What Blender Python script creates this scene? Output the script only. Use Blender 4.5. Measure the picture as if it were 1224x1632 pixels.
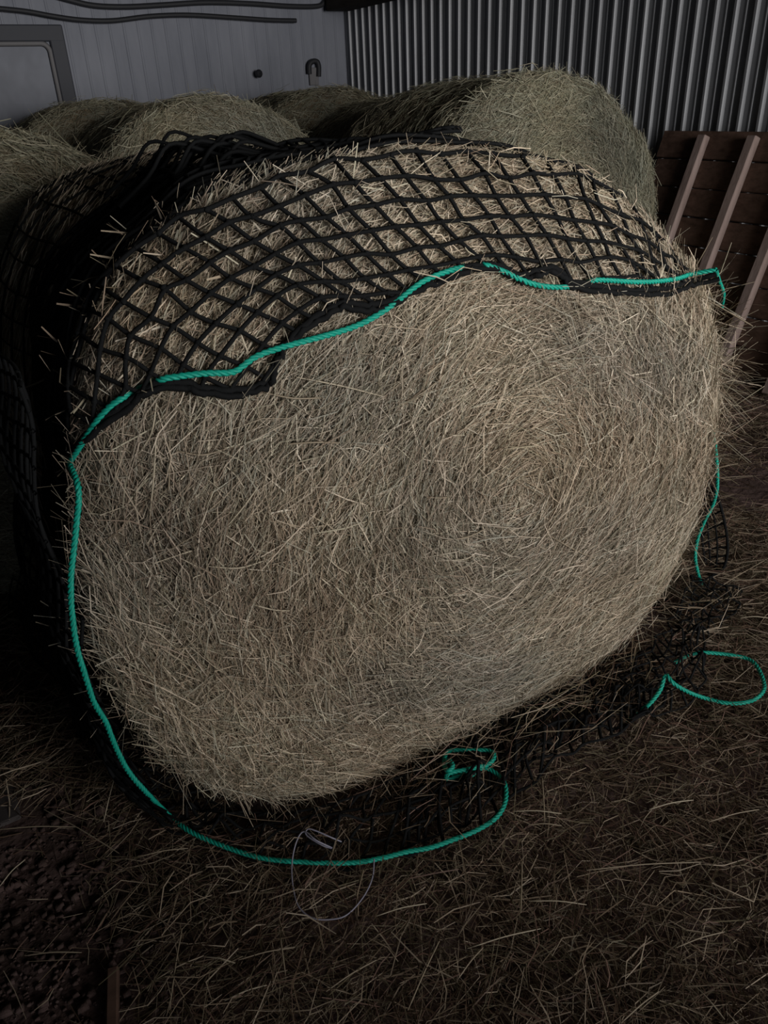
import bpy, bmesh, math, random
import numpy as np
from mathutils import Vector, Matrix
from mathutils.bvhtree import BVHTree

for o in list(bpy.data.objects): bpy.data.objects.remove(o)
S = bpy.context.scene; COL = S.collection
rng = np.random.default_rng(11); random.seed(5)

# ------------------------------------------------------------------ camera
YAW, PITCH, ROLL, FPX, CAMH = 29.4, 28.2, -2.6, 1226.0, 1.5
W, H = 1224, 1632
_y, _p, _r = map(math.radians, (YAW, PITCH, ROLL))
FW = np.array([math.sin(_y)*math.cos(_p), math.cos(_y)*math.cos(_p), -math.sin(_p)])
_rt = np.array([math.cos(_y), -math.sin(_y), 0.0]); _up = np.cross(_rt, FW)
RT = math.cos(_r)*_rt + math.sin(_r)*_up
UP = -math.sin(_r)*_rt + math.cos(_r)*_up
CP = np.array([0.0, 0.0, CAMH])
cam = bpy.data.cameras.new('camera'); camo = bpy.data.objects.new('camera', cam); COL.objects.link(camo)
cam.sensor_fit = 'VERTICAL'; cam.sensor_height = 36.0; cam.lens = FPX/H*36.0
cam.clip_start = 0.02; cam.clip_end = 60
M4 = Matrix.Identity(4)
for i in range(3):
    M4[i][0] = RT[i]; M4[i][1] = UP[i]; M4[i][2] = -FW[i]; M4[i][3] = CP[i]
camo.matrix_world = M4
S.camera = camo

# ------------------------------------------------------------------ light and exposure
S.view_settings.view_transform = 'Standard'; S.view_settings.look = 'None'
S.view_settings.gamma = 1.0; S.view_settings.use_curve_mapping = False
S.view_settings.exposure = -0.36
wd = bpy.data.worlds.new('world'); S.world = wd; wd.use_nodes = True
wd.node_tree.nodes['Background'].inputs[0].default_value = (0.75, 0.85, 1.0, 1)
wd.node_tree.nodes['Background'].inputs[1].default_value = 0.36
al = bpy.data.lights.new('doorway_light', 'AREA'); al.shape = 'RECTANGLE'; al.size = 2.6; al.size_y = 1.8
al.energy = 74; al.color = (1.0, 0.97, 0.94); al.spread = math.radians(74)
alo = bpy.data.objects.new('doorway_light', al); COL.objects.link(alo)
alo.location = (2.3, -2.9, 1.8)
alo.rotation_euler = (Vector((1.95, 3.0, 1.6)) - Vector(alo.location)).to_track_quat('-Z', 'Y').to_euler()

# ------------------------------------------------------------------ helpers
def ray(u, v): return FW + RT*(u-612)/FPX - UP*(v-816)/FPX
def on(u, v, axis, val):
    d = ray(u, v); t = (val-CP[axis])/d[axis]; return CP + t*d
def gnd(u, v, z=0.012): return on(u, v, 2, z)
def lin(c): return tuple(((x/255+0.055)/1.055)**2.4 if x/255 > 0.04045 else x/255/12.92 for x in c)

def tag(o, label=None, cat=None, group=None, kind=None):
    if label: o['label'] = label
    if cat: o['category'] = cat
    if group: o['group'] = group
    if kind: o['kind'] = kind
    return o
def empty(name, loc=(0, 0, 0)):
    o = bpy.data.objects.new(name, None); COL.objects.link(o); o.location = loc; o.empty_display_size = .1
    return o
def put(name, me, mat=None, parent=None, smooth=False):
    if mat is not None and not me.materials: me.materials.append(mat)
    if smooth: me.polygons.foreach_set('use_smooth', np.ones(len(me.polygons), bool))
    o = bpy.data.objects.new(name, me); COL.objects.link(o)
    if parent:
        o.parent = parent
        o.matrix_parent_inverse = Matrix.Translation(parent.location).inverted()
    return o
def mesh(name, V, F):
    me = bpy.data.meshes.new(name); me.from_pydata([tuple(v) for v in V], [], F); me.update(); return me
def quads(name, V, Q, col=None):
    """fast mesh from an (n,3) array and an (m,4) quad array, optional per-vertex colour"""
    me = bpy.data.meshes.new(name)
    V = np.asarray(V, np.float32); Q = np.asarray(Q, np.int32)
    me.vertices.add(len(V)); me.vertices.foreach_set('co', V.ravel())
    me.loops.add(Q.size); me.loops.foreach_set('vertex_index', Q.ravel())
    me.polygons.add(len(Q)); me.polygons.foreach_set('loop_start', np.arange(0, Q.size, 4, dtype=np.int32))
    me.polygons.foreach_set('loop_total', np.full(len(Q), 4, np.int32))
    if col is not None:
        a = me.color_attributes.new('Col', 'FLOAT_COLOR', 'POINT')
        c = np.ones((len(V), 4), np.float32); c[:, :3] = col; a.data.foreach_set('color', c.ravel())
    me.update(calc_edges=True); return me
def catmull(P, n=6):
    P = np.asarray(P, float); A = np.vstack([2*P[0]-P[1], P, 2*P[-1]-P[-2]]); out = []
    t = np.linspace(0, 1, n, endpoint=False)[:, None]
    for i in range(1, len(A)-2):
        a, b, c, d = A[i-1], A[i], A[i+1], A[i+2]
        out.append(.5*((2*b)+(c-a)*t+(2*a-5*b+4*c-d)*t**2+(3*b-a-3*c+d)*t**3))
    return np.vstack(out+[P[-1:]])
def tube(P, r, sides=5):
    """vertices and quads of a tube along the polyline P (closed ends come from tapered rings)"""
    P = np.asarray(P, float); n = len(P)
    T = np.gradient(P, axis=0); T /= np.linalg.norm(T, axis=1)[:, None]+1e-12
    ref = np.array([0.13, 0.21, 0.97])
    N = np.cross(T, ref); N /= np.linalg.norm(N, axis=1)[:, None]+1e-9
    for i in range(1, n):
        v = N[i-1]-T[i]*(N[i-1]@T[i]); N[i] = v/(np.linalg.norm(v)+1e-9)
    B = np.cross(T, N); a = np.linspace(0, 2*math.pi, sides, endpoint=False)
    rr = np.full(n, r) if np.isscalar(r) else np.asarray(r)
    V = P[:, None]+rr[:, None, None]*(np.cos(a)[None, :, None]*N[:, None]+np.sin(a)[None, :, None]*B[:, None])
    i, j = np.meshgrid(np.arange(n-1), np.arange(sides), indexing='ij'); k = (j+1) % sides
    Q = np.stack([i*sides+j, i*sides+k, (i+1)*sides+k, (i+1)*sides+j], -1).reshape(-1, 4)
    return V.reshape(-1, 3), Q
class Acc:
    def __init__(s): s.V = []; s.Q = []; s.n = 0
    def add(s, V, Q): s.V.append(V); s.Q.append(Q+s.n); s.n += len(V)
    def tube(s, P, r, sides=5):
        if len(P) > 1: s.add(*tube(P, r, sides))
    def make(s, name): return quads(name, np.vstack(s.V), np.vstack(s.Q))
def rope(P, r, pitch=0.035, strands=3):
    """three strands laid helically round the polyline"""
    P = np.asarray(P, float)
    d = np.r_[0, np.cumsum(np.linalg.norm(np.diff(P, axis=0), axis=1))]
    n = max(6, int(d[-1]/0.006)); s = np.linspace(0, d[-1], n)
    C = np.stack([np.interp(s, d, P[:, k]) for k in range(3)], -1)
    T = np.gradient(C, axis=0); T /= np.linalg.norm(T, axis=1)[:, None]+1e-12
    N = np.cross(T, [0.13, 0.21, 0.97]); N /= np.linalg.norm(N, axis=1)[:, None]+1e-9; B = np.cross(T, N)
    A = Acc()
    for k in range(strands):
        ph = 2*math.pi*(s/pitch+k/strands)
        A.tube(C+0.52*r*(np.cos(ph)[:, None]*N+np.sin(ph)[:, None]*B), r*0.56, 5)
    return A
def box(c, s, rot=None, bev=0.004):
    bm = bmesh.new(); bmesh.ops.create_cube(bm, size=1)
    bmesh.ops.scale(bm, vec=s, verts=bm.verts)
    if bev: bmesh.ops.bevel(bm, geom=bm.edges[:], offset=bev, segments=1, affect='EDGES')
    if rot is not None: bmesh.ops.transform(bm, matrix=rot, verts=bm.verts)
    bmesh.ops.translate(bm, vec=c, verts=bm.verts)
    me = bpy.data.meshes.new('box'); bm.to_mesh(me); bm.free(); return me

# ------------------------------------------------------------------ materials
def material(name, base, rough=0.8, spec=0.3, noise=None, bump=None, metal=0.0, attr=False):
    m = bpy.data.materials.new(name); m.use_nodes = True; nt = m.node_tree; b = nt.nodes['Principled BSDF']
    b.inputs['Roughness'].default_value = rough; b.inputs['Specular IOR Level'].default_value = spec
    b.inputs['Metallic'].default_value = metal; b.inputs['Base Color'].default_value = (*base, 1)
    tc = nt.nodes.new('ShaderNodeTexCoord')
    def mp(sc):
        x = nt.nodes.new('ShaderNodeMapping'); x.inputs['Scale'].default_value = sc
        nt.links.new(tc.outputs['Object'], x.inputs[0]); return x
    if noise:
        sc, cols, det = noise
        n = nt.nodes.new('ShaderNodeTexNoise'); n.inputs['Scale'].default_value = 1; n.inputs['Detail'].default_value = det
        n.inputs['Roughness'].default_value = 0.65
        nt.links.new(mp(sc).outputs[0], n.inputs['Vector'])
        r = nt.nodes.new('ShaderNodeValToRGB'); nt.links.new(n.outputs['Fac'], r.inputs[0])
        e = r.color_ramp.elements
        e[0].position = 0.32; e[0].color = (*cols[0], 1); e[1].position = 0.7; e[1].color = (*cols[-1], 1)
        for k, c in enumerate(cols[1:-1]):
            x = e.new(0.32+0.38*(k+1)/(len(cols)-1)); x.color = (*c, 1)
        nt.links.new(r.outputs[0], b.inputs['Base Color'])
    if attr:
        a = nt.nodes.new('ShaderNodeAttribute'); a.attribute_name = 'Col'
        nt.links.new(a.outputs['Color'], b.inputs['Base Color'])
    if bump:
        sc, st, dist = bump
        n = nt.nodes.new('ShaderNodeTexNoise'); n.inputs['Scale'].default_value = 1; n.inputs['Detail'].default_value = 6
        nt.links.new(mp(sc).outputs[0], n.inputs['Vector'])
        bp = nt.nodes.new('ShaderNodeBump'); bp.inputs['Strength'].default_value = st; bp.inputs['Distance'].default_value = dist
        nt.links.new(n.outputs['Fac'], bp.inputs['Height']); nt.links.new(bp.outputs[0], b.inputs['Normal'])
    return m
m_blade = material('hay_blades', (.3, .26, .18), .62, .35, attr=True)
m_core = material('packed_hay', (.2, .16, .1), .9, .1, noise=((22, 22, 22), [(.07, .052, .03), (.14, .11, .07), (.22, .18, .12)], 8), bump=((60, 60, 60), .8, .02))
m_floor = material('barn_floor_dirt', (.06, .045, .035), .95, .1, noise=((3.5, 3.5, 3.5), [(.045, .031, .025), (.085, .056, .05), (.15, .105, .098)], 10), bump=((30, 30, 30), .7, .02))
m_net = material('black_net_cord', (.007, .0075, .008), .85, .12, bump=((400, 400, 400), .5, .002))
m_rope = material('teal_rope', (.005, .33, .235), .55, .35, noise=((150, 150, 150), [(.004, .25, .18), (.006, .36, .26)], 3))
m_tin = material('corrugated_steel', (.30, .31, .33), .5, .5, noise=((5, 5, .8), [(.25, .255, .27), (.36, .37, .385)], 6), metal=.35)
m_tinback = material('dark_backing', (.05, .05, .055), .9, .1)
m_panel = material('grey_white_wall_panel', (.5, .52, .58), .7, .3, noise=((6, 6, 1.2), [(.20, .212, .25), (.27, .282, .325)], 6))
m_wood = material('weathered_batten', (.3, .22, .19), .8, .2, noise=((18, 18, 2.5), [(.22, .16, .14), (.34, .26, .235)], 8), bump=((50, 50, 5), .4, .004))
m_board = material('dark_red_brown_board', (.1, .055, .04), .85, .15, noise=((3, 14, 30), [(.07, .042, .03), (.165, .1, .075)], 8), bump=((6, 30, 60), .4, .004))
m_greyb = material('grey_concrete', (.12, .11, .11), .9, .2, noise=((9, 9, 9), [(.055, .048, .046), (.09, .078, .075)], 8), bump=((80, 80, 80), .3, .003))
m_frame = material('dark_window_frame', (.055, .058, .07), .6, .3)
m_frame2 = material('grey_window_sash', (.18, .175, .18), .6, .3)
m_pane = material('blue_window_pane', (.1, .12, .17), .45, .35, noise=((3, 3, 2), [(.06, .07, .1), (.15, .165, .21)], 3))
m_dark = material('dark_timber', (.03, .026, .022), .85, .15, noise=((4, 4, 20), [(.02, .017, .014), (.045, .038, .032)], 6))
m_metal = material('dull_dark_metal', (.025, .026, .03), .6, .4)
m_twine = material('pale_twine', (.25, .24, .30), .45, .4)

# ------------------------------------------------------------------ room shell
WX, WY, CEIL = 3.9, 7.235, 2.85
def floor_z(x, y):
    x = np.asarray(x, float); y = np.asarray(y, float)
    z = .010*np.sin(3.1*x+1.3*y)+.008*np.sin(7.3*y-2.2*x+1)+.005*np.sin(13*x+9*y)-.012
    m = np.clip((x-2.15)/1.3, 0, 1)*np.clip((y-1.55)/1.2, 0, 1)*np.clip((3.4-y)/.5, 0, 1)
    return z+.36*m*m*(3-2*m)
nx, ny = 150, 220
gx = np.linspace(-3.4, WX+.05, nx); gy = np.linspace(-4, WY+.05, ny); X, Y = np.meshgrid(gx, gy, indexing='ij')
V = np.stack([X, Y, floor_z(X, Y)], -1).reshape(-1, 3)
i, j = np.meshgrid(np.arange(nx-1), np.arange(ny-1), indexing='ij'); a = i*ny+j
floor = put('floor', quads('floor', V, np.stack([a, a+ny, a+ny+1, a+1], -1).reshape(-1, 4)), m_floor, smooth=True)
tag(floor, 'dirt barn floor under scattered hay', kind='structure')

def sheet(name, n, pitch, prof, z0, z1, place, mat, parent):
    """ribbed metal sheet: the profile (along, depth) repeated n times, extruded from z0 to z1, 1.5 mm thick"""
    pts = [(k*pitch+a*pitch, d) for k in range(n) for a, d in prof]+[(n*pitch, prof[0][1])]
    V = []
    for z in (z0, z1):
        V += [place(a, d, z) for a, d in pts]
    for z in (z0, z1):
        V += [place(a, d-.0015, z) for a, d in pts]
    m = len(pts); F = []
    for k in range(m-1):
        F.append((k, k+1, m+k+1, m+k)); F.append((2*m+k, 3*m+k, 3*m+k+1, 2*m+k+1))
        F.append((k, 2*m+k, 2*m+k+1, k+1)); F.append((m+k, m+k+1, 3*m+k+1, 3*m+k))
    F += [(0, m, 3*m, 2*m), (m-1, 3*m-1, 4*m-1, 2*m-1)]
    return put(name, mesh(name, V, F), mat, parent)

wr = put('wall_right', box((WX+.05, (WY-4)/2+.02, CEIL/2), (.04, WY+4.08, CEIL), bev=0), m_tinback)
tag(wr, 'corrugated grey metal barn wall', kind='structure')
RP = 0.1197
prof_r = [(0, 0), (.28, 0), (.31, .004), (.36, .004), (.39, 0), (.78, 0), (.84, .02), (.95, .02)]
y0 = WY
ns = 8; k = 0
while y0 > -3.9:
    sheet('corrugated_sheet', ns, RP, prof_r, 0, CEIL, (lambda a, d, z, y0=y0: (WX-d-.0012*(k % 2), y0-a, z)), m_tin, wr); y0 -= ns*RP; k += 1
wb = put('wall_back', box(((WX-3.36)/2+.02, WY+.05, CEIL/2), (WX+3.5, .04, CEIL), bev=0), m_tinback)
tag(wb, 'grey white panelled end wall', kind='structure')
prof_b = [(0, 0), (.8, 0), (.85, .005), (.95, .005)]
for k in range(7):
    sheet('wall_sheet', 9, 1/9, prof_b, 0, CEIL, (lambda a, d, z, k=k: (WX-.002-k*1.0-a, WY-d-.0012*(k % 2), z)), m_panel, wb)
wl = put('wall_left', box((-3.45, (WY-4)/2, CEIL/2), (.06, WY+4, CEIL), bev=0), m_tinback); tag(wl, 'dark boarded side wall of the barn', kind='structure')
ce = put('ceiling', box((.25, (WY-4)/2, CEIL+.03), (7.5, WY+4, .06), bev=0), m_dark); tag(ce, 'dark barn roof underside', kind='structure')
bz = on(545, 21, 0, WX)[2]
tr = put('trim_1', box((WX-.12, WY-1.6, bz+.1), (.22, 3.0, .2), bev=.006), m_dark); tag(tr, 'dark timber beam along the top of the metal wall', kind='structure')

# window in the end wall
def wpt(u, v): return on(u, v, 1, WY)
wx1, wz1 = wpt(92, 40)[0]+.02, wpt(92, 40)[2]; wz0 = .95; wx0 = wx1-1.05
wn = put('window_1', box(((wx0+wx1)/2, WY-.012, (wz0+wz1)/2), (wx1-wx0-.2, .012, wz1-wz0-.2), bev=0), m_pane); tag(wn, 'dark blue window pane in the end wall', kind='structure')
for nm, c, s in (('window_frame', (wx1-.055, WY-.03, (wz0+wz1)/2), (.11, .05, wz1-wz0)), ('window_frame', (wx0+.055, WY-.03, (wz0+wz1)/2), (.11, .05, wz1-wz0)),
                 ('window_frame', ((wx0+wx1)/2, WY-.031, wz1-.055), (wx1-wx0, .05, .11)), ('window_frame', ((wx0+wx1)/2, WY-.031, wz0+.055), (wx1-wx0, .05, .11))):
    put(nm, box(c, s, bev=.008), m_frame, wn)
# rounded inner sash
def rrect(x0, x1, z0, z1, r, y):
    P = []
    for cx, cz, a0 in ((x1-r, z1-r, 0), (x0+r, z1-r, 90), (x0+r, z0+r, 180), (x1-r, z0+r, 270)):
        for t in np.linspace(0, 90, 7): P.append((cx+r*math.cos(math.radians(a0+t)), y, cz+r*math.sin(math.radians(a0+t))))
    return P+[P[0], P[1]]
A = Acc(); A.tube(rrect(wx0+.12, wx1-.12, wz0+.12, wz1-.12, .06, WY-.03), .02, 6); put('window_sash', A.make('window_sash'), m_frame2, wn, True)

# pipe, cable and fittings on the end wall
def wall_line(name, pts, r, label, cat, d=.035):
    A = Acc(); P = catmull([on(u, v, 1, WY-d) for u, v in pts], 6); A.tube(P, r, 6)
    o = put(name, A.make(name), m_metal, None, True); tag(o, label, cat); return o
wall_line('electric_cable', [(60, -14), (110, 0), (150, 9), (200, 11), (260, 8), (330, 4), (400, 6), (460, 10), (505, 10), (517, 3), (524, -14)], .02, 'upper dark cable sagging along the top of the end wall', 'cable')
wall_line('electric_cable', [(-20, 12), (40, 18), (85, 26), (130, 32), (180, 33), (240, 26), (300, 24), (370, 28), (430, 32), (472, 33)], .018, 'lower dark cable running along the end wall above the window', 'cable', .06)
hk = empty('wall_hook', tuple(wpt(500, 112)))
A = Acc(); P = [on(u, v, 1, WY-.05) for u, v in ((493, 118), (493, 104), (498, 98), (505, 98), (508, 106), (508, 122))]
A.tube(catmull(P, 5), .022, 6); put('hook_loop', A.make('hook_loop'), m_metal, hk, True)
c = wpt(498, 118); put('hook_plate', box((c[0], WY-.022, c[2]-.02), (.09, .02, .14)), m_frame2, hk)
tag(hk, 'dark hoop shaped hook on the end wall near the corner', 'hook')
c = wpt(407, 118); kn = empty('coat_peg', (c[0], WY-.02, c[2]))
A = Acc(); A.tube([(c[0], WY-.01, c[2]), (c[0], WY-.03, c[2]), (c[0], WY-.07, c[2]), (c[0], WY-.075, c[2])], [.01, .012, .012, .001], 8); put('stem', A.make('stem'), m_metal, kn, True)
A = Acc(); A.tube([(c[0], WY-.06, c[2]-.001), (c[0], WY-.062, c[2]), (c[0], WY-.085, c[2]), (c[0], WY-.1, c[2])], [.002, .03, .033, .004], 10); put('cap', A.make('cap'), m_metal, kn, True)
tag(kn, 'small dark peg on the end wall left of the hoop hook', 'peg')

# ------------------------------------------------------------------ hay blades
STORED = np.array([(.24, .222, .155), (.31, .285, .205), (.19, .182, .12), (.17, .142, .095), (.21, .208, .15), (.22, .195, .13)])      # greyer, more olive hay, also darkened to stand in for weaker light back there
HAY = np.array([1.02, .975, 1.0])*np.array([(.40, .345, .25), (.50, .435, .325), (.28, .26, .18), (.27, .21, .145), (.32, .31, .235), (.35, .295, .205), (.22, .19, .125)])
OLD = 1.2*np.array([(.118, .084, .053), (.18, .136, .092), (.085, .054, .034), (.095, .078, .046), (.25, .2, .145), (.115, .066, .048)])
def blades(name, P, D, N, L, Wd, pal, w=None, bend=.12, seg=2, twist=.9, mul=None):
    """flat dry blades: centre P, direction D, surface normal N, length L, width Wd; bent; one colour from pal each"""
    n = len(P); D = D/np.linalg.norm(D, axis=1)[:, None]
    S1 = np.cross(D, N); S1 /= np.linalg.norm(S1, axis=1)[:, None]+1e-9; S2 = np.cross(S1, D)
    a = rng.normal(0, twist, n)[:, None]; Wv = S1*np.cos(a)+S2*np.sin(a)
    bA = rng.normal(0, bend, n)[:, None]; bB = rng.normal(0, bend*.5, n)[:, None]
    V = np.empty((n, seg+1, 2, 3), np.float32)
    kink = rng.uniform(.35, .65, n)[:, None]
    for k in range(seg+1):
        t = k/seg if seg != 2 else (0, None, 1)[k]
        tt = kink if t is None else np.full((n, 1), t)
        c = P+D*L[:, None]*(tt-.5)+L[:, None]*(4*tt*(1-tt)-.5)*(S1*bA-S2*bB)
        wk = Wd[:, None]*(.5 if 0 < k < seg else .32)
        V[:, k, 0] = c-Wv*wk; V[:, k, 1] = c+Wv*wk
    b = (np.arange(n)*(seg+1)*2)[:, None]
    Q = np.concatenate([np.concatenate([b+2*k, b+2*k+1, b+2*k+3, b+2*k+2], 1) for k in range(seg)])
    ci = rng.choice(len(pal), n, p=w); c = pal[ci]*rng.uniform(.75, 1.2, (n, 1))
    if mul is not None: c = c*mul
    return quads(name, V.reshape(-1, 3), Q, np.repeat(c, (seg+1)*2, 0))

def vnoise(p, f, seed=0):
    s = np.random.default_rng(seed); out = 0
    for k in range(5):
        d = s.normal(0, 1, p.shape[-1]); out = out+np.sin(f*(p@d)+s.uniform(0, 6.28))
    return out/5

BORD = np.array([(112, 735), (128, 715), (150, 688), (205, 640), (240, 613), (290, 606), (330, 617), (390, 618), (424, 600), (438, 565), (470, 525), (520, 491), (545, 482), (580, 487), (620, 477), (655, 455), (700, 440), (745, 424), (790, 425), (820, 440),
                 (845, 431), (870, 424), (890, 435), (905, 452), (960, 457), (1040, 462), (1090, 452), (1142, 436)], float)      # lower edge of the net on the bale
def bord_y(x): return np.interp(x, BORD[:, 0], BORD[:, 1])
def under_net(P):
    d = P-CP; z = d@FW; return 816-FPX*(d@UP)/z < bord_y(612+FPX*(d@RT)/z)
class Bale:
    """round bale lying on its side, axis along y; outline(phi) in x-z, profile from the near end face to the far one"""
    def __init__(s, outline, centre, y0, length, lean=0.0, seed=1, bulge=.05, lump=.02):
        s.c = np.asarray(centre, float); s.y0 = y0; s.len = length; s.lean = lean; s.seed = seed; s.bulge = bulge; s.lump = lump
        O = np.asarray(outline, float)-s.c; ph = np.arctan2(O[:, 1], O[:, 0]); r = np.hypot(O[:, 0], O[:, 1]); k = np.argsort(ph)
        s.ph = np.r_[ph[k]-2*math.pi, ph[k], ph[k]+2*math.pi]; s.r = np.tile(r[k], 3)
    netted = False
    def rad(s, phi):
        phi = (np.asarray(phi)+math.pi) % (2*math.pi)-math.pi
        return sum(np.interp(phi+d, s.ph, s.r) for d in (-.12, -.06, 0, .06, .12))/5
    # profile: parameter q 0..3  (0..1 near face, 1..2 barrel, 2..3 far face)
    QS = np.array([0, .5, .8, .9, .96, 1.0, 1.06, 1.14, 1.5, 1.86, 1.94, 2.0, 2.1, 3.0])
    RS = np.array([0, .5, .82, .925, .97, .985, .985, .98, .957, .957, .952, .93, .86, 0])
    YS = np.array([0, .004, .02, .045, .075, .11, .16, .22, .5, .82, .92, .97, 1.0, 1.0])
    def point(s, phi, q, off=0.0):
        phi = np.asarray(phi, float); q = np.asarray(q, float)
        rho = np.interp(q, s.QS, s.RS); yf = np.interp(q, s.QS, s.YS)
        R = s.rad(phi)*rho
        if s.netted:      # the string-tied waist and the swollen far end on the left
            pp = phi % (2*math.pi); wl = np.clip((pp-1.9)/.5, 0, 1)*np.clip((4.3-pp)/.4, 0, 1)
            R = R*(1+wl*(.062*np.exp(-((q-1.84)/.17)**2)-.022*np.exp(-((q-1.33)/.14)**2)))
        x = s.c[0]+R*np.cos(phi); z = s.c[1]+R*np.sin(phi)
        y = s.y0+yf*np.where(yf <= .22, 1.0, s.len)
        y = np.where(yf > .22, s.y0+.22+(yf-.22)/.78*(s.len-.22), s.y0+yf)
        wface = np.clip((.3-yf)/.3, 0, 1)
        y = y-wface*(s.bulge*np.clip(1-rho**2, 0, 1)+s.lean*np.clip(1-z/1.4, 0, 1))
        p = np.stack([x, y, z], -1)
        n1 = vnoise(p, 7, s.seed)*s.lump+vnoise(p, 19, s.seed+1)*s.lump*.45
        e = 1e-3
        nrm = np.stack([np.cos(phi)*np.clip((q-.75)/.35, 0, 1), np.where(q < 1, -1.0, np.where(q > 1.9, 1.0, 0.0))*np.clip(np.abs(q-1.45)/.5, 0, 1), np.sin(phi)*np.clip((q-.75)/.35, 0, 1)], -1)
        nrm[..., 0] = np.where(q > 2, nrm[..., 0]*np.clip((2.2-q)/.2, 0, 1), nrm[..., 0]); nrm[..., 2] = np.where(q > 2, nrm[..., 2]*np.clip((2.2-q)/.2, 0, 1), nrm[..., 2])
        nrm /= np.linalg.norm(nrm, axis=-1)[..., None]+1e-9
        p = p+nrm*(n1+off)[..., None]
        p[..., 2] = np.maximum(p[..., 2], .004)
        return p, nrm
    def core(s, name, nphi=120):
        qs = np.unique(np.r_[np.linspace(.02, .9, 14), np.linspace(.9, 1.2, 10), np.linspace(1.2, 1.9, 12), np.linspace(1.9, 2.3, 8), 2.6, 2.98])
        phi = np.linspace(-math.pi, math.pi, nphi, endpoint=False)
        Pq, Ph = np.meshgrid(qs, phi, indexing='ij'); P, _ = s.point(Ph, Pq); m = len(qs)
        i, j = np.meshgrid(np.arange(m-1), np.arange(nphi), indexing='ij'); k = (j+1) % nphi
        Q = np.stack([i*nphi+j, i*nphi+k, (i+1)*nphi+k, (i+1)*nphi+j], -1).reshape(-1, 4)
        return quads(name, P.reshape(-1, 3), Q)
    def face_blades(s, name, n, lmin=.04, lmax=.17, wmul=1.0, off=.006, pal=HAY, w=None):
        phi = rng.uniform(-math.pi, math.pi, n); rho = .99*np.sqrt(rng.uniform(0, 1, n)); q = np.interp(rho, s.RS[:6], s.QS[:6])
        P, N = s.point(phi, q, 0); P = P+N*(rng.exponential(off, n)+.001)[:, None]
        t = np.stack([-np.sin(phi), np.zeros(n), np.cos(phi)], -1); rad = np.stack([np.cos(phi), np.zeros(n), np.sin(phi)], -1)
        cl = vnoise(P, 5, s.seed+9)*.55
        a = rng.normal(0, .42, n)+cl*1.2+np.where(rng.uniform(size=n) < .15, rng.uniform(-1.5, 1.5, n), 0)
        D = t*np.cos(a)[:, None]+rad*np.sin(a)[:, None]-N*0+np.array([0, 1, 0])*rng.normal(0, .09, n)[:, None]
        D = D-N*((D*N).sum(1)*np.where(q > .8, .9, 0))[:, None]
        L = rng.uniform(lmin, lmax, n)*np.where(rng.uniform(size=n) < .04, 1.7, 1); Wd = rng.uniform(.0012, .0032, n)*wmul
        if s.netted:
            nz = under_net(P); L = np.where(nz, L*.62, L); D = np.where(nz[:, None], D-N*((D*N).sum(1)*.8)[:, None], D); P = np.where(nz[:, None], P-N*.004, P)
        mul = 1+.3*vnoise(P, 6, s.seed+5)[:, None]*np.array([1, 1, .9])+.09*vnoise(P, 8, s.seed+6)[:, None]*np.array([1, .35, -.4])+.2*vnoise(P, 22, s.seed+7)[:, None]; mul = np.clip(mul, .45, 1.5)
        return blades(name, P, D, N, L, Wd, pal, w, mul=mul)
    def side_blades(s, name, n, lmin=.05, lmax=.2, wmul=1.0, prange=(-.5, math.pi+.5), pal=HAY, flat=False):
        phi = rng.uniform(*prange, n); q = rng.uniform(.92, 2.0, n)
        P, N = s.point(phi, q, 0); P = P+N*(rng.exponential(.002 if flat else .006, n)+.001)[:, None]
        t = np.stack([-np.sin(phi), np.zeros(n), np.cos(phi)], -1); ax = np.array([0, 1.0, 0])
        a = rng.normal(0, .5, n)
        D = t*np.cos(a)[:, None]+ax*np.sin(a)[:, None]; D = D+N*rng.normal(0, .03 if flat else .1, n)[:, None]
        return blades(name, P, D, N, rng.uniform(lmin, lmax, n), rng.uniform(.0012, .0032, n)*wmul, pal)
    def rim_tufts(s, name, n, wmul=1.0, prange=(-math.pi, math.pi), lmin=.05, lmax=.16, out=.8, pal=HAY):
        phi = rng.uniform(*prange, n); q = rng.uniform(.86, 1.12, n)
        P, N = s.point(phi, q, 0)
        t = np.stack([-np.sin(phi), np.zeros(n), np.cos(phi)], -1)
        D = N*out*rng.uniform(.1, 1, n)[:, None]+t*rng.normal(0, .8, n)[:, None]+np.array([0, -1, 0])*rng.uniform(-.3, .7, n)[:, None]
        D /= np.linalg.norm(D, axis=1)[:, None]; L = rng.uniform(lmin, lmax, n)
        P = P+D*(L*.4)[:, None]; P[:, 2] = np.maximum(P[:, 2], .02)
        return blades(name, P, D, N, L, rng.uniform(.001, .003, n)*wmul, pal)

# ------------------------------------------------------------------ the netted bale in front
OUT = [(.158, 1.023), (.194, 1.165), (.276, 1.281), (.421, 1.359), (.639, 1.399), (.898, 1.407), (1.141, 1.386), (1.281, 1.347), (1.43, 1.28), (1.54, 1.186),
       (1.697, 1.069), (1.795, .869), (1.83, .62), (1.755, .32), (1.66, .13), (1.52, .01), (1.35, -.01), (1.1, -.02), (.9, -.02), (.7, -.02), (.52, -.01), (.38, .02), (.201, .2), (.11, .442), (.096, .663), (.116, .857)]
MB = Bale(OUT, (1.0, .69), 1.27, 1.2, lean=.075, seed=3, bulge=.035, lump=.016)
MB.netted = True
bale = empty('hay_bale', (1.0, 1.85, 0))
core_me = MB.core('packed_hay', 180)
core = put('packed_hay', core_me, m_core, bale, True)
tag(put('hay_end_face', MB.face_blades('hay_end_face', 150000, .035, .15, .72), m_blade, bale), kind='stuff')
tag(put('hay_barrel', MB.side_blades('hay_barrel', 26000, .03, .11, .8, flat=True), m_blade, bale), kind='stuff')
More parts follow.
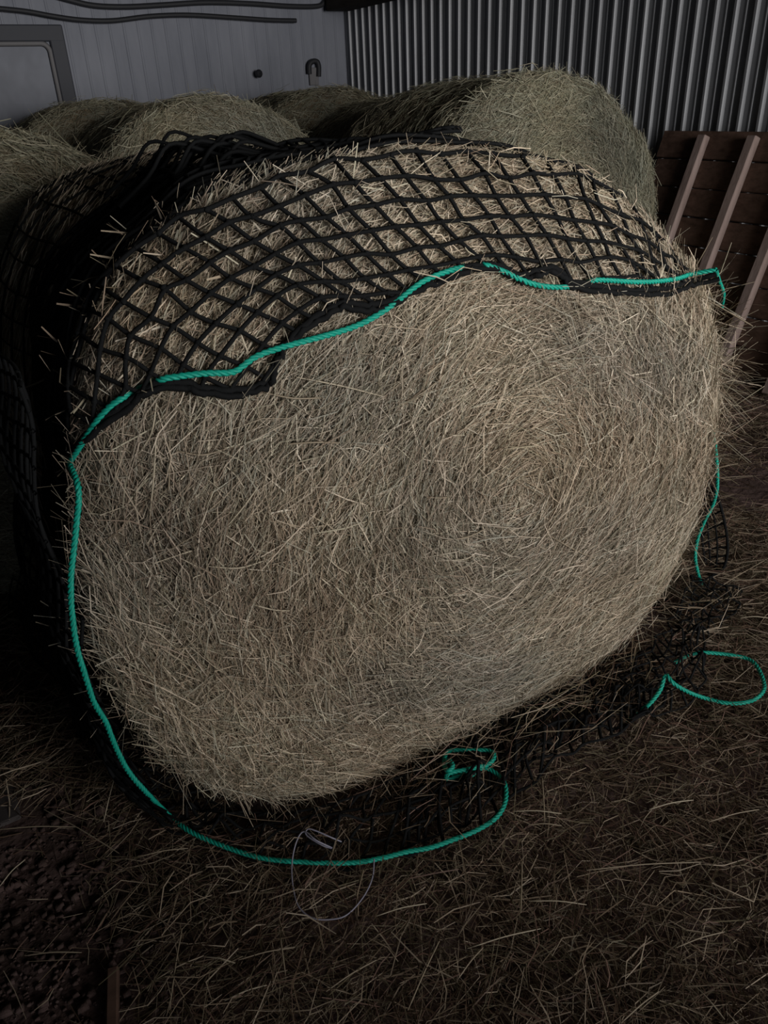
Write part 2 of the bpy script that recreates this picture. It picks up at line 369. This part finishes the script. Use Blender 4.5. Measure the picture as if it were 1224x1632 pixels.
tag(put('hay_rim_tufts', MB.rim_tufts('hay_rim_tufts', 2000, .8, prange=(math.pi+.1, 2*math.pi+.3), out=.35), m_blade, bale), kind='stuff')
tag(put('hay_rim_tufts', MB.rim_tufts('hay_rim_tufts', 90, 1.7, prange=(2.3, 2.9), lmin=.04, lmax=.09, out=1.2), m_blade, bale), kind='stuff')
tag(put('hay_rim_tufts', MB.rim_tufts('hay_rim_tufts', 450, .9, prange=(-.25, .5), lmin=.08, lmax=.2, out=.7), m_blade, bale), kind='stuff')
tag(bale, 'large round hay bale with its end face bare below a black net', 'hay bale')
BV = BVHTree.FromPolygons([tuple(v.co) for v in core_me.vertices], [tuple(p.vertices) for p in core_me.polygons])
def hit(u, v, off=.012):
    d = ray(u, v); d = d/np.linalg.norm(d); h = BV.ray_cast(Vector(CP), Vector(d))
    if h[0] is None: return None
    n = np.array(h[1]); n = -n if n@d > 0 else n
    return np.array(h[0])+n*off*.5-d*off*.6

# paler longer stems lying criss-cross on the end face
def stems(n):
    phi = rng.uniform(-math.pi, math.pi, n); rho = .97*np.sqrt(rng.uniform(0, 1, n)); P, N = MB.point(phi, np.interp(rho, MB.RS[:6], MB.QS[:6]), 0)
    nz = under_net(P); k = ~nz | (rng.uniform(size=n) < .3); P, N, phi = P[k], N[k], phi[k]; m = len(P); P = P+N*rng.uniform(.008, .02, m)[:, None]
    a = np.where(rng.uniform(size=m) < .5, rng.normal(math.pi/2, .5, m)+phi, rng.uniform(0, math.pi, m))
    D = np.stack([np.cos(a), rng.normal(0, .05, m), np.sin(a)], -1); D -= N*(D*N).sum(1)[:, None]*.8
    return blades('hay_stems', P, D, N, rng.uniform(.04, .15, m), rng.uniform(.0016, .0034, m), np.array([(.58, .51, .40), (.5, .43, .32), (.46, .42, .31)]), bend=.1, twist=.5)
tag(put('hay_stems', stems(1500), m_blade, bale), kind='stuff')
# single stalks one can pick out, lying on the end face or sticking out of the rim (pixel ends)
STK = [((45, 738), (270, 870)), ((12, 628), (108, 595)), ((60, 522), (135, 545)), ((420, 625), (510, 633)), ((470, 600), (607, 630)), ((455, 705), (540, 703)),
       ((565, 775), (565, 828)), ((675, 790), (712, 790)), ((715, 890), (753, 880)), ((715, 892), (750, 930)), ((513, 880), (552, 912)), ((280, 716), (360, 712)),
       ((360, 835), (410, 770)), ((325, 1000), (275, 1035)), ((240, 820), (250, 690)), ((270, 700), (268, 780)), ((1010, 475), (1080, 535)), ((1075, 602), (1110, 530)),
       ((1140, 560), (1180, 650)), ((1030, 660), (1078, 695)), ((590, 420), (625, 520)), ((500, 420), (595, 405)), ((400, 960), (460, 970)), ((870, 850), (950, 890)),
       ((760, 520), (720, 600)), ((640, 640), (700, 600)), ((840, 620), (900, 590)), ((600, 1140), (640, 1190)), ((500, 1280), (665, 1232)), ((440, 1120), (500, 1070)),
       ((250, 640), (222, 720)), ((150, 870), (210, 820)), ((1060, 840), (1120, 790)), ((700, 860), (770, 840)), ((330, 900), (420, 890)), ((180, 470), (150, 520)),
       ((155, 440), (168, 510)), ((140, 445), (160, 500)), ((230, 405), (205, 470)), ((950, 1000), (1010, 940)), ((120, 480), (145, 560)), ((1105, 470), (1200, 520))]
m_stalk = [material('pale_straw', (.43, .37, .27), .55, .4), material('tan_straw', (.29, .235, .165), .55, .4)]
for k, (a, b) in enumerate(STK):
    ha, hb = hit(*a, .02), hit(*b, .02)
    if ha is None and hb is None: continue
    if ha is None: ha = CP+ray(*a)/np.linalg.norm(ray(*a))*(np.linalg.norm(hb-CP)-.02)
    if hb is None: hb = CP+ray(*b)/np.linalg.norm(ray(*b))*(np.linalg.norm(ha-CP)-.02)
    mid = (ha+hb)/2+np.array([rng.normal(0, .004), -.008, rng.normal(0, .004)])
    A = Acc(); A.tube(catmull([ha, mid, hb], 4), np.r_[.0009, np.full(7, .0017), .001], 4)
    put('hay_stalk', A.make('hay_stalk'), m_stalk[k % 2], bale)

# ------------------------------------------------------------------ the other bales
def circle(cx, r, squash=.985, seed=0):
    s = np.random.default_rng(seed); a = np.linspace(0, 2*math.pi, 40, endpoint=False); k = s.uniform(-.015, .015, 3)
    rr = r*(1+k[0]*np.cos(2*a)+k[1]*np.sin(3*a)+k[2]*np.cos(4*a))
    z = r*squash+rr*np.sin(a)*squash; return np.stack([cx+rr*np.cos(a), np.maximum(z, -.01)], -1)
def back_bale(cx, r, y0, ln, nf, nsd, label, seed, wm=1.6, squash=.985):
    B = Bale(circle(cx, r, squash, seed), (cx, r*squash), y0, ln, seed=seed, bulge=.05, lump=.018)
    o = empty('hay_bale', (cx, y0+ln/2, 0))
    put('packed_hay', B.core('packed_hay', 90), m_core, o, True)
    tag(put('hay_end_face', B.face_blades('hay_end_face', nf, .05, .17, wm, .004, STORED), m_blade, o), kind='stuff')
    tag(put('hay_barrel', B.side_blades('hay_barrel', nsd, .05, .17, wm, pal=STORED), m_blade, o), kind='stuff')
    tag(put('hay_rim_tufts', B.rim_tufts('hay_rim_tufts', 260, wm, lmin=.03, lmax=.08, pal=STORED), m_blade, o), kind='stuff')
    tag(o, label, 'hay bale', 'round bales stored along the walls')
    return o
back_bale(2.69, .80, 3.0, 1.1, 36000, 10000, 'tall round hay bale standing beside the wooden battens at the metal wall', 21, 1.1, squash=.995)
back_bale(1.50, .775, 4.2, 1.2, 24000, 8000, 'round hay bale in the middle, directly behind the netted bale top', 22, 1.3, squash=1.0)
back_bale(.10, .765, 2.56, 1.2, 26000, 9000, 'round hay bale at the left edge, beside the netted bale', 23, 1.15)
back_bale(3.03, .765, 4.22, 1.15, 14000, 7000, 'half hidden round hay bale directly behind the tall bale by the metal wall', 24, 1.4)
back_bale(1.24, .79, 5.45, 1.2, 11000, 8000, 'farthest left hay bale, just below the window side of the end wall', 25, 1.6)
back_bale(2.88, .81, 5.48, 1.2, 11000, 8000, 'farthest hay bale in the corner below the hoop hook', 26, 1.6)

# ------------------------------------------------------------------ the hay net
net = empty('hay_net', (1.0, 1.3, 0)); tag(net, 'black knotted hay net with teal drawstring half pulled over the big bale', 'hay net')
CR = .0041
TP = np.array([(122, 655, 36, 17), (124, 600, 36, 18), (133, 540, 36, 19), (150, 485, 36, 20), (190, 440, 36, 19), (245, 395, 36, 18), (305, 355, 35, 20), (370, 324, 34, 24), (430, 302, 33, 27), (490, 284, 31, 29), (553, 270, 30, 30),
               (620, 259, 27, 31), (690, 253, 24, 32), (760, 252, 21, 32), (830, 254, 18, 32), (880, 258, 15, 31), (930, 270, 13, 30), (970, 288, 12, 30), (1010, 318, 11, 29), (1050, 353, 9, 26), (1085, 388, 8, 20), (1122, 424, 6, 10)], float)
arc = np.r_[0, np.cumsum(np.hypot(*np.diff(TP[:, :2], axis=0).T))]
pos = [0.0]
while pos[-1] < arc[-1]-12:
    u = np.interp(pos[-1], arc, TP[:, 0]); pos.append(pos[-1]+np.interp(u, [120, 300, 560, 760, 900, 1120], [40, 42, 43, 41, 33, 29]))
TT = np.stack([np.interp(pos, arc, TP[:, k]) for k in range(4)], -1); NA = len(TT); NBm = 9
G = np.zeros((NA, NBm, 2))
for b in range(NBm):
    cen = .5*b
    G[:, b, 0] = TT[:, 0]+b*TT[:, 2]+rng.normal(0, 2.6, NA); G[:, b, 1] = TT[:, 1]+b*TT[:, 3]+rng.normal(0, 2.6, NA)+4*np.sin(np.arange(NA)*.7+b)
def clip_line(P):
    """keep the part of an image polyline above the border, ending on it"""
    out = []
    for p in P:
        d = bord_y(p[0])-p[1]
        if d < 0:
            if out:
                q = out[-1]; d0 = bord_y(q[0])-q[1]; t = d0/(d0-d+1e-6); out.append(q+(p-q)*t)
                yield np.array(out); out = []
            last = p; continue
        if not out and 'last' in locals() and bord_y(last[0])-last[1] < 0:
            d1 = bord_y(last[0])-last[1]; t = d1/(d1-d); out.append(last+(p-last)*t)
        out.append(p); last = p
    if out: yield np.array(out)
def drape(P2, off):
    run = []
    for k, p in enumerate(P2):
        h = hit(p[0], p[1], off)
        if h is None:
            if len(run) > 2: yield np.array(run)
            run = []
        else: run.append(h)
    if len(run) > 2: yield np.array(run)
def smooth3(P, n=2):
    P = P.copy()
    for _ in range(n): P[1:-1] = .25*P[:-2]+.5*P[1:-1]+.25*P[2:]
    return P
A = Acc(); knots = []
for a in range(NA):
    L2 = catmull(G[a], 4)
    for seg in clip_line(L2):
        for r3 in drape(seg, .028): A.tube(smooth3(r3), CR, 5)
for b in range(0, NBm):
    L2 = catmull(G[:, b], 4)
    for seg in clip_line(L2):
        if len(seg) < 3: continue
        for r3 in drape(seg, .032): A.tube(smooth3(r3), CR, 5)
for a in range(NA):
    for b in range(NBm):
        if G[a, b, 1] < bord_y(G[a, b, 0])-4:
            h = hit(*G[a, b], .031)
            if h is not None:
                d = rng.normal(0, 1, 3); d /= np.linalg.norm(d); A.tube([h-d*.0062, h-d*.004, h, h+d*.004, h+d*.0062], [.001, .0048, .0056, .0048, .001], 6)
tag(put('front_netting', A.make('front_netting'), m_net, net, True), kind='stuff')
def hits(pts, off, n=6):
    P2 = catmull(np.asarray(pts, float), n); out = []
    for p in P2:
        h = hit(p[0], p[1], off)
        if h is None:
            if out: d = ray(*p); h = CP+d/np.linalg.norm(d)*np.linalg.norm(out[-1]-CP)
            else: continue
        out.append(h)
    return smooth3(np.array(out), 3)
A = Acc(); B1 = hits(BORD, .03); B2 = hits(BORD+np.array([0, 8]), .034)
A.tube(B1+rng.normal(0, .0012, B1.shape), .0064, 6); A.tube(B2+rng.normal(0, .002, B2.shape), .006, 6)
put('border_cord', A.make('border_cord'), m_net, net, True)

# barrel netting: cords round and along the barrel, top and left side, in loose layers
def bl(phi, y, off):
    q = np.interp(y, [MB.y0+.11, MB.y0+.22, MB.y0+MB.len*.5, MB.y0+MB.len*.82, MB.y0+MB.len*.97, MB.y0+MB.len], [1.0, 1.14, 1.5, 1.86, 2.0, 2.1])
    return MB.point(phi, q, 0)[0]+MB.point(phi, q, 0)[1]*np.asarray(off)[..., None]
def barrel_net(name, p0, p1, ya, yb, cell, off, wav, seed, r=CR):
    s = np.random.default_rng(seed); A = Acc()
    nph = max(2, int(abs(p1-p0)*.78/cell)); nyy = max(2, int((yb-ya)/cell))
    def f(a, b):
        ph = p0+(p1-p0)*a+.03*np.sin(b*9+a*14+seed)*wav; y = ya+(yb-ya)*b+.02*np.sin(a*23+b*5+seed)*wav
        o = off*(1+.6*np.sin(a*17+seed)*np.sin(b*13+2*seed)*wav)+.004
        return bl(ph, np.clip(y, ya, MB.y0+MB.len), np.maximum(o, .01))
    t = np.linspace(0, 1, nyy*2+2)
    for a in np.linspace(0, 1, nph+1): A.tube(f(np.full_like(t, a+s.normal(0, .002)), t), r, 4)
    t = np.linspace(0, 1, nph*2+2)
    for b in np.linspace(0, 1, nyy+1): A.tube(f(t, np.full_like(t, b+s.normal(0, .003))), r, 4)
    tag(put(name, A.make(name), m_net, net, True), kind='stuff')
barrel_net('barrel_netting', -.1, math.pi+.75, 1.36, 1.9, .048, .012, .5, 1)
barrel_net('barrel_netting', -.1, math.pi+.75, 1.9, 2.45, .06, .008, .3, 1, .0032)
barrel_net('gathered_netting', 1.42, math.pi+.35, 1.42, 1.9, .03, .016, 1.0, 2)
barrel_net('gathered_netting', 1.55, math.pi+.2, 1.45, 1.78, .026, .022, 1.2, 5)
# upright fold of gathered net on the crown of the bale
A = Acc()
for k in range(22):
    yk = 1.56+.016*k; x0 = .60+.05*math.sin(k*.9)+rng.normal(0, .02); hgt = .07+rng.normal(0, .008)-abs(k-11)*.002; base = 1.375
    A.tube(catmull([(x0-.14, yk, base-.04), (x0-.07, yk+.01, base+.01), (x0-.02, yk+.01, base+hgt), (x0+.04, yk, base+hgt*.8), (x0+.10, yk-.01, base+.03), (x0+.17, yk, base+.01), (x0+.24, yk, base-.012)], 4), CR, 5)
for k in range(9):
    A.tube(catmull([(.46+.045*k, 1.54, 1.372+.02*math.sin(k*1.2+.5)), (.49+.045*k, 1.72, 1.385+.035*math.exp(-((k-3)/2.)**2)), (.48+.045*k, 1.92, 1.375)], 5), CR, 5)
put('net_fold', A.make('net_fold'), m_net, net, True)

# skirt of net hanging down the left side to the floor
def P_left(s, t):
    """s 0..1 from the drawn edge back along the bale, t 0..1 from the rim down to the floor"""
    ez = [1.12, 1.0, .86, .72, .58, .44, .3, .15, .02]; ex = [.105, .085, .075, .068, .066, .075, .10, .14, .19]; tt = np.linspace(0, 1, 9)
    z = np.interp(t, tt, ez); xe = np.interp(t, tt, ex)
    y = 1.31+s*1.25; xb = .085-.13*np.clip((t-.55)/.45, 0, 1)
    x = xe*(1-s**.6)+(xb)*s**.6+.012*np.sin(s*17+t*5)+.01*np.sin(t*21+s*3)
    return np.stack([x, y, np.maximum(z, .012)], -1)
for cell, dx, smax, t0 in ((.05, 0.0, 1.0, .42), (.04, -.02, .42, 0.0)):
    A = Acc(); n1 = int(1.25*smax/cell); n2 = int(1.15*(1-t0)/cell); t = np.linspace(0, 1, 40); T_ = t0+(1-t0)*t
    for s_ in np.linspace(0, smax, n1): A.tube(P_left(np.full(40, s_)+.008*np.sin(t*9+s_*20), T_)+np.array([dx, 0, 0]), CR, 4)
    for t_ in np.linspace(t0, 1, n2): A.tube(P_left(t*smax, np.full(40, t_)+.006*np.sin(t*11+t_*30))+np.array([dx, 0, 0]), CR, 4)
    tag(put('side_netting', A.make('side_netting'), m_net, net, True), kind='stuff')

# netting lying on the floor in front and to the right
def ground_net(name, outer, inner, cell_u, rows, seed, zz=.02, r=CR):
    s = np.random.default_rng(seed); O = catmull(outer, 8); I = catmull(inner, 8)
    def rs(P, n):
        d = np.r_[0, np.cumsum(np.linalg.norm(np.diff(P, axis=0), axis=1))]; t = np.linspace(0, d[-1], n); return np.stack([np.interp(t, d, P[:, k]) for k in range(P.shape[1])], -1)
    n = int(np.linalg.norm(np.diff(O, axis=0), axis=1).sum()/cell_u); O = rs(O, n); I = rs(I, n); A = Acc()
    Gd = np.zeros((n, rows+1, 3))
    for r_ in range(rows+1):
        t = r_/rows; Gd[:, r_] = O*(1-t)+I*t
        Gd[:, r_, 0] += s.normal(0, .006, n); Gd[:, r_, 1] += s.normal(0, .006, n); Gd[:, r_, 2] += np.abs(s.normal(0, zz, n))*(.2+math.sin(math.pi*min(1, t+.15)))
    Gd[:, :, 2] = np.maximum(Gd[:, :, 2], floor_z(Gd[:, :, 0], Gd[:, :, 1])+.012)
    for k in range(n): A.tube(catmull(Gd[k], 3), r, 4)
    for r_ in range(rows+1): A.tube(catmull(Gd[:, r_], 3), r, 4)
    tag(put(name, A.make(name), m_net, net, True), kind='stuff')
def g3(pts, z=.015): return [tuple(gnd(u, v, z)) for u, v in pts]
ground_net('floor_netting', g3([(175, 1165), (205, 1232), (262, 1295), (330, 1342), (420, 1375), (500, 1382), (560, 1380), (650, 1362), (720, 1342), (800, 1290), (860, 1235), (960, 1185), (1030, 1140)]),
           g3([(215, 1140), (250, 1190), (310, 1240), (370, 1280), (440, 1300), (520, 1285), (590, 1265), (650, 1235), (700, 1200), (760, 1165), (840, 1130), (930, 1095), (1010, 1045)]), .045, 4, 3)
ground_net('floor_netting', g3([(640, 1355), (720, 1325), (790, 1270), (850, 1215), (950, 1170), (1060, 1130)]), g3([(660, 1230), (720, 1185), (790, 1150), (870, 1110), (950, 1075), (1040, 1030)]), .04, 5, 4, .015)
ground_net('floor_netting', g3([(1000, 1150), (1080, 1130), (1120, 1085), (1125, 1030), (1165, 985), (1180, 945)]), g3([(985, 1060), (1030, 1040), (1060, 1010), (1075, 980), (1090, 950), (1105, 920)], .06), .04, 6, 6, .02, .0032)
# right hand edge of the net hanging free beside the bale
A = Acc()
def rp(u, v, y=1.36): return on(u, v, 1, y)
E1 = catmull([rp(*p) for p in ((1122, 765), (1140, 785), (1152, 820), (1159, 860), (1158, 890), (1150, 910), (1138, 915))], 6)
E2 = catmull([rp(*p, 1.42) for p in ((1120, 768), (1119, 800), (1118, 830), (1119, 860), (1122, 885), (1128, 905), (1136, 914))], 6)
A.tube(E1, .005, 6); A.tube(E2, CR, 5)
for k in range(2, len(E1)-2, 3):
    A.tube(catmull([E1[k], (E1[k]+E2[min(k+2, len(E2)-1)])/2+np.array([0, .01, -.006]), E2[min(k+3, len(E2)-1)]], 4), CR*.8, 4)
for f_ in (.35, .68): A.tube(E1*(1-f_)+E2*f_+np.array([0, .006, 0]), CR*.8, 4)
A.tube(catmull([rp(*p) for p in ((1138, 915), (1120, 935), (1100, 950), (1085, 975))], 5), .005, 6)
put('hanging_netting', A.make('hanging_netting'), m_net, net, True)

# teal drawstring: threaded through the border, down the left edge, round the floor in front, looped and knotted
RR = .0058
def draw(P): put('drawstring', rope(P, RR).make('drawstring'), m_rope, net, True)
TOPR = [(128, 735), (150, 690), (172, 658), (198, 634), (225, 616), (255, 603), (285, 597), (330, 592), (365, 592), (388, 574), (412, 561), (470, 545), (520, 532), (570, 515), (620, 485), (660, 452), (700, 435), (745, 423), (765, 424), (800, 437), (830, 450), (870, 458), (915, 455),
        (935, 446), (980, 448), (1030, 450), (1080, 445), (1105, 436), (1140, 430)]
top = hits(TOPR, .036, 5)
for k in range(len(top)):      # here the cord passes behind the border
    d = top[k]-CP; u_ = 612+FPX*(d@RT)/(d@FW)
    for a_, b_ in ((200, 250), (742, 768), (912, 938)):
        if a_ < u_ < b_: top[k] = top[k]+d/np.linalg.norm(d)*.022
top = smooth3(top, 1)
left = [on(u, v, 1, y) for u, v, y in ((125, 780, 1.27), (122, 830, 1.27), (118, 870, 1.27), (113, 920, 1.27), (114, 970, 1.27), (122, 1030, 1.27), (135, 1075, 1.27), (150, 1120, 1.28), (168, 1150, 1.29), (184, 1190, 1.30), (205, 1230, 1.31), (235, 1265, 1.32))]
fl = [gnd(u, v, .034) for u, v in ((265, 1295), (295, 1320), (330, 1338), (380, 1357), (425, 1369), (490, 1374), (560, 1375), (610, 1367), (650, 1357), (685, 1351), (720, 1339), (760, 1323), (792, 1302), (806, 1275), (804, 1248), (790, 1232), (770, 1224))]
fl += [gnd(u, v, z) for u, v, z in ((740, 1234, .03), (712, 1243, .03), (716, 1232, .05), (745, 1226, .05), (778, 1218, .045), (788, 1205, .04), (778, 1196, .035), (745, 1196, .03), (715, 1197, .03), (708, 1215, .04), (712, 1228, .055), (722, 1222, .06), (716, 1212, .05), (708, 1220, .035), (730, 1240, .025), (760, 1232, .03))]
top3 = top[::1]
draw(np.vstack([top3[::-1], catmull(np.vstack([top3[0][None], left, fl]), 6)[1:]]))
rl = [gnd(u, v, z) for u, v, z in ((1000, 1150, .01), (1015, 1136, .015), (1035, 1122, .05), (1052, 1100, .07), (1061, 1076, .10), (1072, 1088, .09), (1095, 1102, .06), (1125, 1113, .022), (1165, 1121, .02), (1200, 1116, .02), (1218, 1098, .022), (1212, 1072, .025), (1196, 1052, .025), (1165, 1044, .025), (1120, 1040, .03), (1095, 1046, .02), (1075, 1056, .015))]
draw(catmull(rl, 6))
draw(catmull([on(u, v, 1, y) for u, v, y in ((1128, 660, 1.45), (1138, 700, 1.36), (1142, 735, 1.34), (1143, 775, 1.34), (1136, 805, 1.35), (1124, 828, 1.36), (1113, 855, 1.37), (1108, 885, 1.36), (1112, 912, 1.35), (1118, 935, 1.36), (1112, 965, 1.38))], 6))
draw(catmull([top[-1], on(1146, 448, 1, 1.45), on(1153, 468, 1, 1.5), on(1150, 490, 1, 1.6)], 6))

# ------------------------------------------------------------------ wooden battened panel leaning at the metal wall
pal = empty('batten_panel', (3.55, 2.8, .3)); tag(pal, 'reddish brown wooden panel with pale battens leaning on the metal wall', 'wooden panel')
ztop = on(1128, 215, 0, WX-.12)[2]; lean = .36
def px(z): return WX-.14-lean*(ztop-z)           # the panel leans: its foot stands away from the wall
def lean_pt(u, v):
    d = ray(u, v); t = (WX-.14-lean*(ztop-CP[2])-CP[0])/(d[0]-lean*d[2]); return CP+t*d
q1a, q1b = lean_pt(1128, 215), lean_pt(1075, 385); q2a, q2b = lean_pt(1208, 215), lean_pt(1145, 440)
rotb = Matrix.Rotation(math.atan(lean), 4, 'Y')
zb = .18; Lb = (ztop-zb)/math.cos(math.atan(lean)); zc = (ztop+zb)/2
def panel_piece(name, yc, zc_, wy, hz, th, dx, mat):
    me = box((0, 0, 0), (th, wy, hz), bev=.004); me.transform(Matrix.Translation((px(zc_)+dx, yc, zc_)) @ rotb); put(name, me, mat, pal)
sp = q1a[1]-q2a[1]
for k in range(4): panel_piece('batten', q1a[1]-k*sp-.01, zc, .05, Lb, .045, -.04, m_wood)
hb = .14
nb = int((ztop-zb)/(hb*.94))
for k in range(nb):
    z_ = zb+.09+k*hb*.965; panel_piece('board', q1a[1]-1.5*sp+.07+rng.normal(0, .008), z_, 3*sp+.42, hb*.965+.002, .022+.008*(k % 2), rng.normal(0, .003), m_board)

# ------------------------------------------------------------------ loose hay on the floor and small things
def litter(n, x0, x1, y0, y1, lmin, lmax, wmul, name, parent=None, thin=True, pal=OLD):
    x = rng.uniform(x0, x1, n); y = rng.uniform(y0, y1, n)
    keep = ~((x > .3) & (x < 1.78) & (y > 1.24) & (y < 2.45))
    if thin:
        d = .5+.5*vnoise(np.stack([x, y], -1), 3.5, 77)
        bare = np.clip((.06-x)/.16, 0, 1)*np.clip((1.75-y)/.2, 0, 1)        # trodden bare strip by the left edge
        bare2 = np.exp(-(((x-2.75)/.4)**2+((y-1.72)/.16)**2))
        keep &= rng.uniform(size=n) < np.clip(.55+.6*d-.9*bare-.8*bare2, .04, 1)
    x, y = x[keep], y[keep]; m = len(x)
    h = rng.exponential(.012, m)+.002; P = np.stack([x, y, floor_z(x, y)+h], -1)
    a = rng.uniform(0, math.pi, m); el = rng.normal(0, .14, m)
    D = np.stack([np.cos(a)*np.cos(el), np.sin(a)*np.cos(el), np.sin(el)], -1); N = np.tile(np.array([0, 0, 1.0]), (m, 1))
    return blades(name, P, D, N, rng.uniform(lmin, lmax, m), rng.uniform(.0012, .003, m)*wmul, pal, bend=.15)
lh = put('loose_hay', litter(60000, -.6, 2.6, .15, 2.0, .03, .15, 1.0, 'loose_hay'), m_blade)
tag(lh, 'loose hay trodden over the floor around the netted bale', 'hay', kind='stuff')
lh2 = put('loose_hay', litter(26000, 1.7, 3.7, 1.0, 3.3, .05, .2, 1.3, 'loose_hay'), m_blade)
tag(lh2, 'deeper loose hay heaped at the foot of the wooden panel', 'hay', kind='stuff')
lh3 = put('loose_hay', litter(9000, -.9, .6, 1.5, 3.2, .05, .18, 1.3, 'loose_hay'), m_blade)
tag(lh3, 'loose hay on the floor along the left side of the net', 'hay', kind='stuff')
def spill(n):
    # wisps fallen from the bale over the bunched net
    k = rng.uniform(0, 1, n); q = np.array([gnd(u, v, .03) for u, v in zip(np.interp(k, [0, .4, 1], [640, 900, 1110]), np.interp(k, [0, .4, 1], [1255, 1125, 960]))])
    P = q+np.stack([rng.normal(0, .05, n), rng.normal(-.03, .05, n), rng.exponential(.03, n)], -1); a = rng.normal(.15, .6, n)
    D = np.stack([np.cos(a), np.sin(a), rng.normal(0, .25, n)], -1); N = np.tile(np.array([0, 0, 1.0]), (n, 1))
    return blades('hay_spill', P, D, N, rng.uniform(.05, .2, n), rng.uniform(.001, .0024, n), OLD*1.5)
tag(put('hay_spill', spill(330), m_blade, bale), kind='stuff')
GST = [((820, 1293), (895, 1297)), ((864, 1240), (868, 1310)), ((842, 1315), (895, 1316)), ((845, 1436), (935, 1442)), ((935, 1387), (1118, 1374)), ((832, 1372), (830, 1455)), ((745, 1512), (862, 1480)), ((940, 1540), (970, 1632)), ((1078, 1510), (1155, 1485)), ((1100, 1565), (1155, 1625)),
       ((0, 1322), (120, 1318)), ((70, 1290), (190, 1360)), ((0, 1412), (40, 1370)), ((40, 1523), (130, 1518)), ((250, 1560), (325, 1523)), ((325, 1525), (375, 1535)), ((290, 1480), (270, 1610)), ((445, 1480), (455, 1555)), ((358, 1595), (425, 1570)), ((380, 1530), (470, 1510)), ((220, 1366), (300, 1352)), ((165, 1310), (190, 1215)),
       ((1110, 960), (1224, 890)), ((1050, 1015), (1150, 1005)), ((1180, 985), (1224, 985)), ((1150, 745), (1175, 740)), ((730, 1560), (770, 1510)), ((1035, 1290), (1105, 1275)), ((1130, 1310), (1210, 1290)), ((990, 1630), (1050, 1580)), ((600, 1460), (680, 1440)), ((520, 1580), (600, 1530)), ((650, 1610), (700, 1500))]
ls = empty('loose_straw', tuple(gnd(800, 1450, 0))); tag(ls, 'longer pale straws lying loose on top of the floor hay', 'straw')
for k, (a, b) in enumerate(GST):
    pa, pb = gnd(*a, .03), gnd(*b, .036); A = Acc()
    A.tube(catmull([pa, (pa+pb)/2+np.array([0, 0, .006]), pb], 4), np.r_[.0008, np.full(7, .0015), .0009], 4); put('straw_stalk', A.make('straw_stalk'), m_stalk[1 if k % 3 else 0], ls)

# clods of trodden soil on the bare strip at the left
def clods(n):
    V = []; Q = []; c0 = 0
    cube = np.array([(-1, -1, -1), (1, -1, -1), (1, 1, -1), (-1, 1, -1), (-1, -1, 1), (1, -1, 1), (1, 1, 1), (-1, 1, 1)], float)*.6
    fq = np.array([(0, 3, 2, 1), (4, 5, 6, 7), (0, 1, 5, 4), (1, 2, 6, 5), (2, 3, 7, 6), (3, 0, 4, 7)])
    for _ in range(n):
        x, y = rng.uniform(-.45, .2), rng.uniform(.75, 1.75)
        if rng.uniform() < np.clip((x+.02)/.2, 0, .9) or (x < -.13 and y > 1.52): continue
        sz = rng.exponential(.0028)+.0018; v = cube*(1+rng.uniform(-.35, .35, (8, 3)))*sz*np.array([1.2, 1.1, .75])
        V.append(v+np.array([x, y, float(floor_z(x, y))+sz*.25])); Q.append(fq+c0); c0 += 8
    return quads('soil_clods', np.vstack(V), np.vstack(Q))
o = put('soil_clods', clods(3200), m_floor); tag(o, 'crumbly reddish soil clods on the bare floor at lower left', 'soil', kind='stuff')
tw = [gnd(u, v, z) for u, v, z in ((545, 1352, .03), (528, 1345, .05), (505, 1335, .06), (492, 1332, .06), (490, 1342, .05), (515, 1358, .04), (530, 1362, .035), (505, 1350, .06), (486, 1336, .06), (474, 1352, .05), (467, 1385, .03), (468, 1420, .022), (477, 1455, .02), (500, 1474, .02), (530, 1476, .02), (555, 1468, .02), (580, 1440, .02), (594, 1410, .02), (597, 1380, .025))]
A = Acc(); A.tube(catmull(tw, 6)+np.array([0, 0, .022]), .0017, 5); o = put('baling_twine', A.make('baling_twine'), m_twine, None, True); tag(o, 'thin pale violet loop of baling twine on the floor in front of the net', 'twine')

c = gnd(180, 1610, .02); me = box((0, 0, 0), (.022, .16, .02), bev=.003); me.transform(Matrix.Translation((c[0], c[1], .022)) @ Matrix.Rotation(math.radians(-14), 4, 'Z'))
o = put('wood_offcut', me, m_board); tag(o, 'short strip of brown wood poking out of the floor hay', 'wood strip')
me = box((-.40, 1.79, -.014), (.5, .40, .05), bev=.004)
o = put('concrete_slab', me, m_greyb); tag(o, 'grey concrete slab edge on the floor at the left border', 'slab')
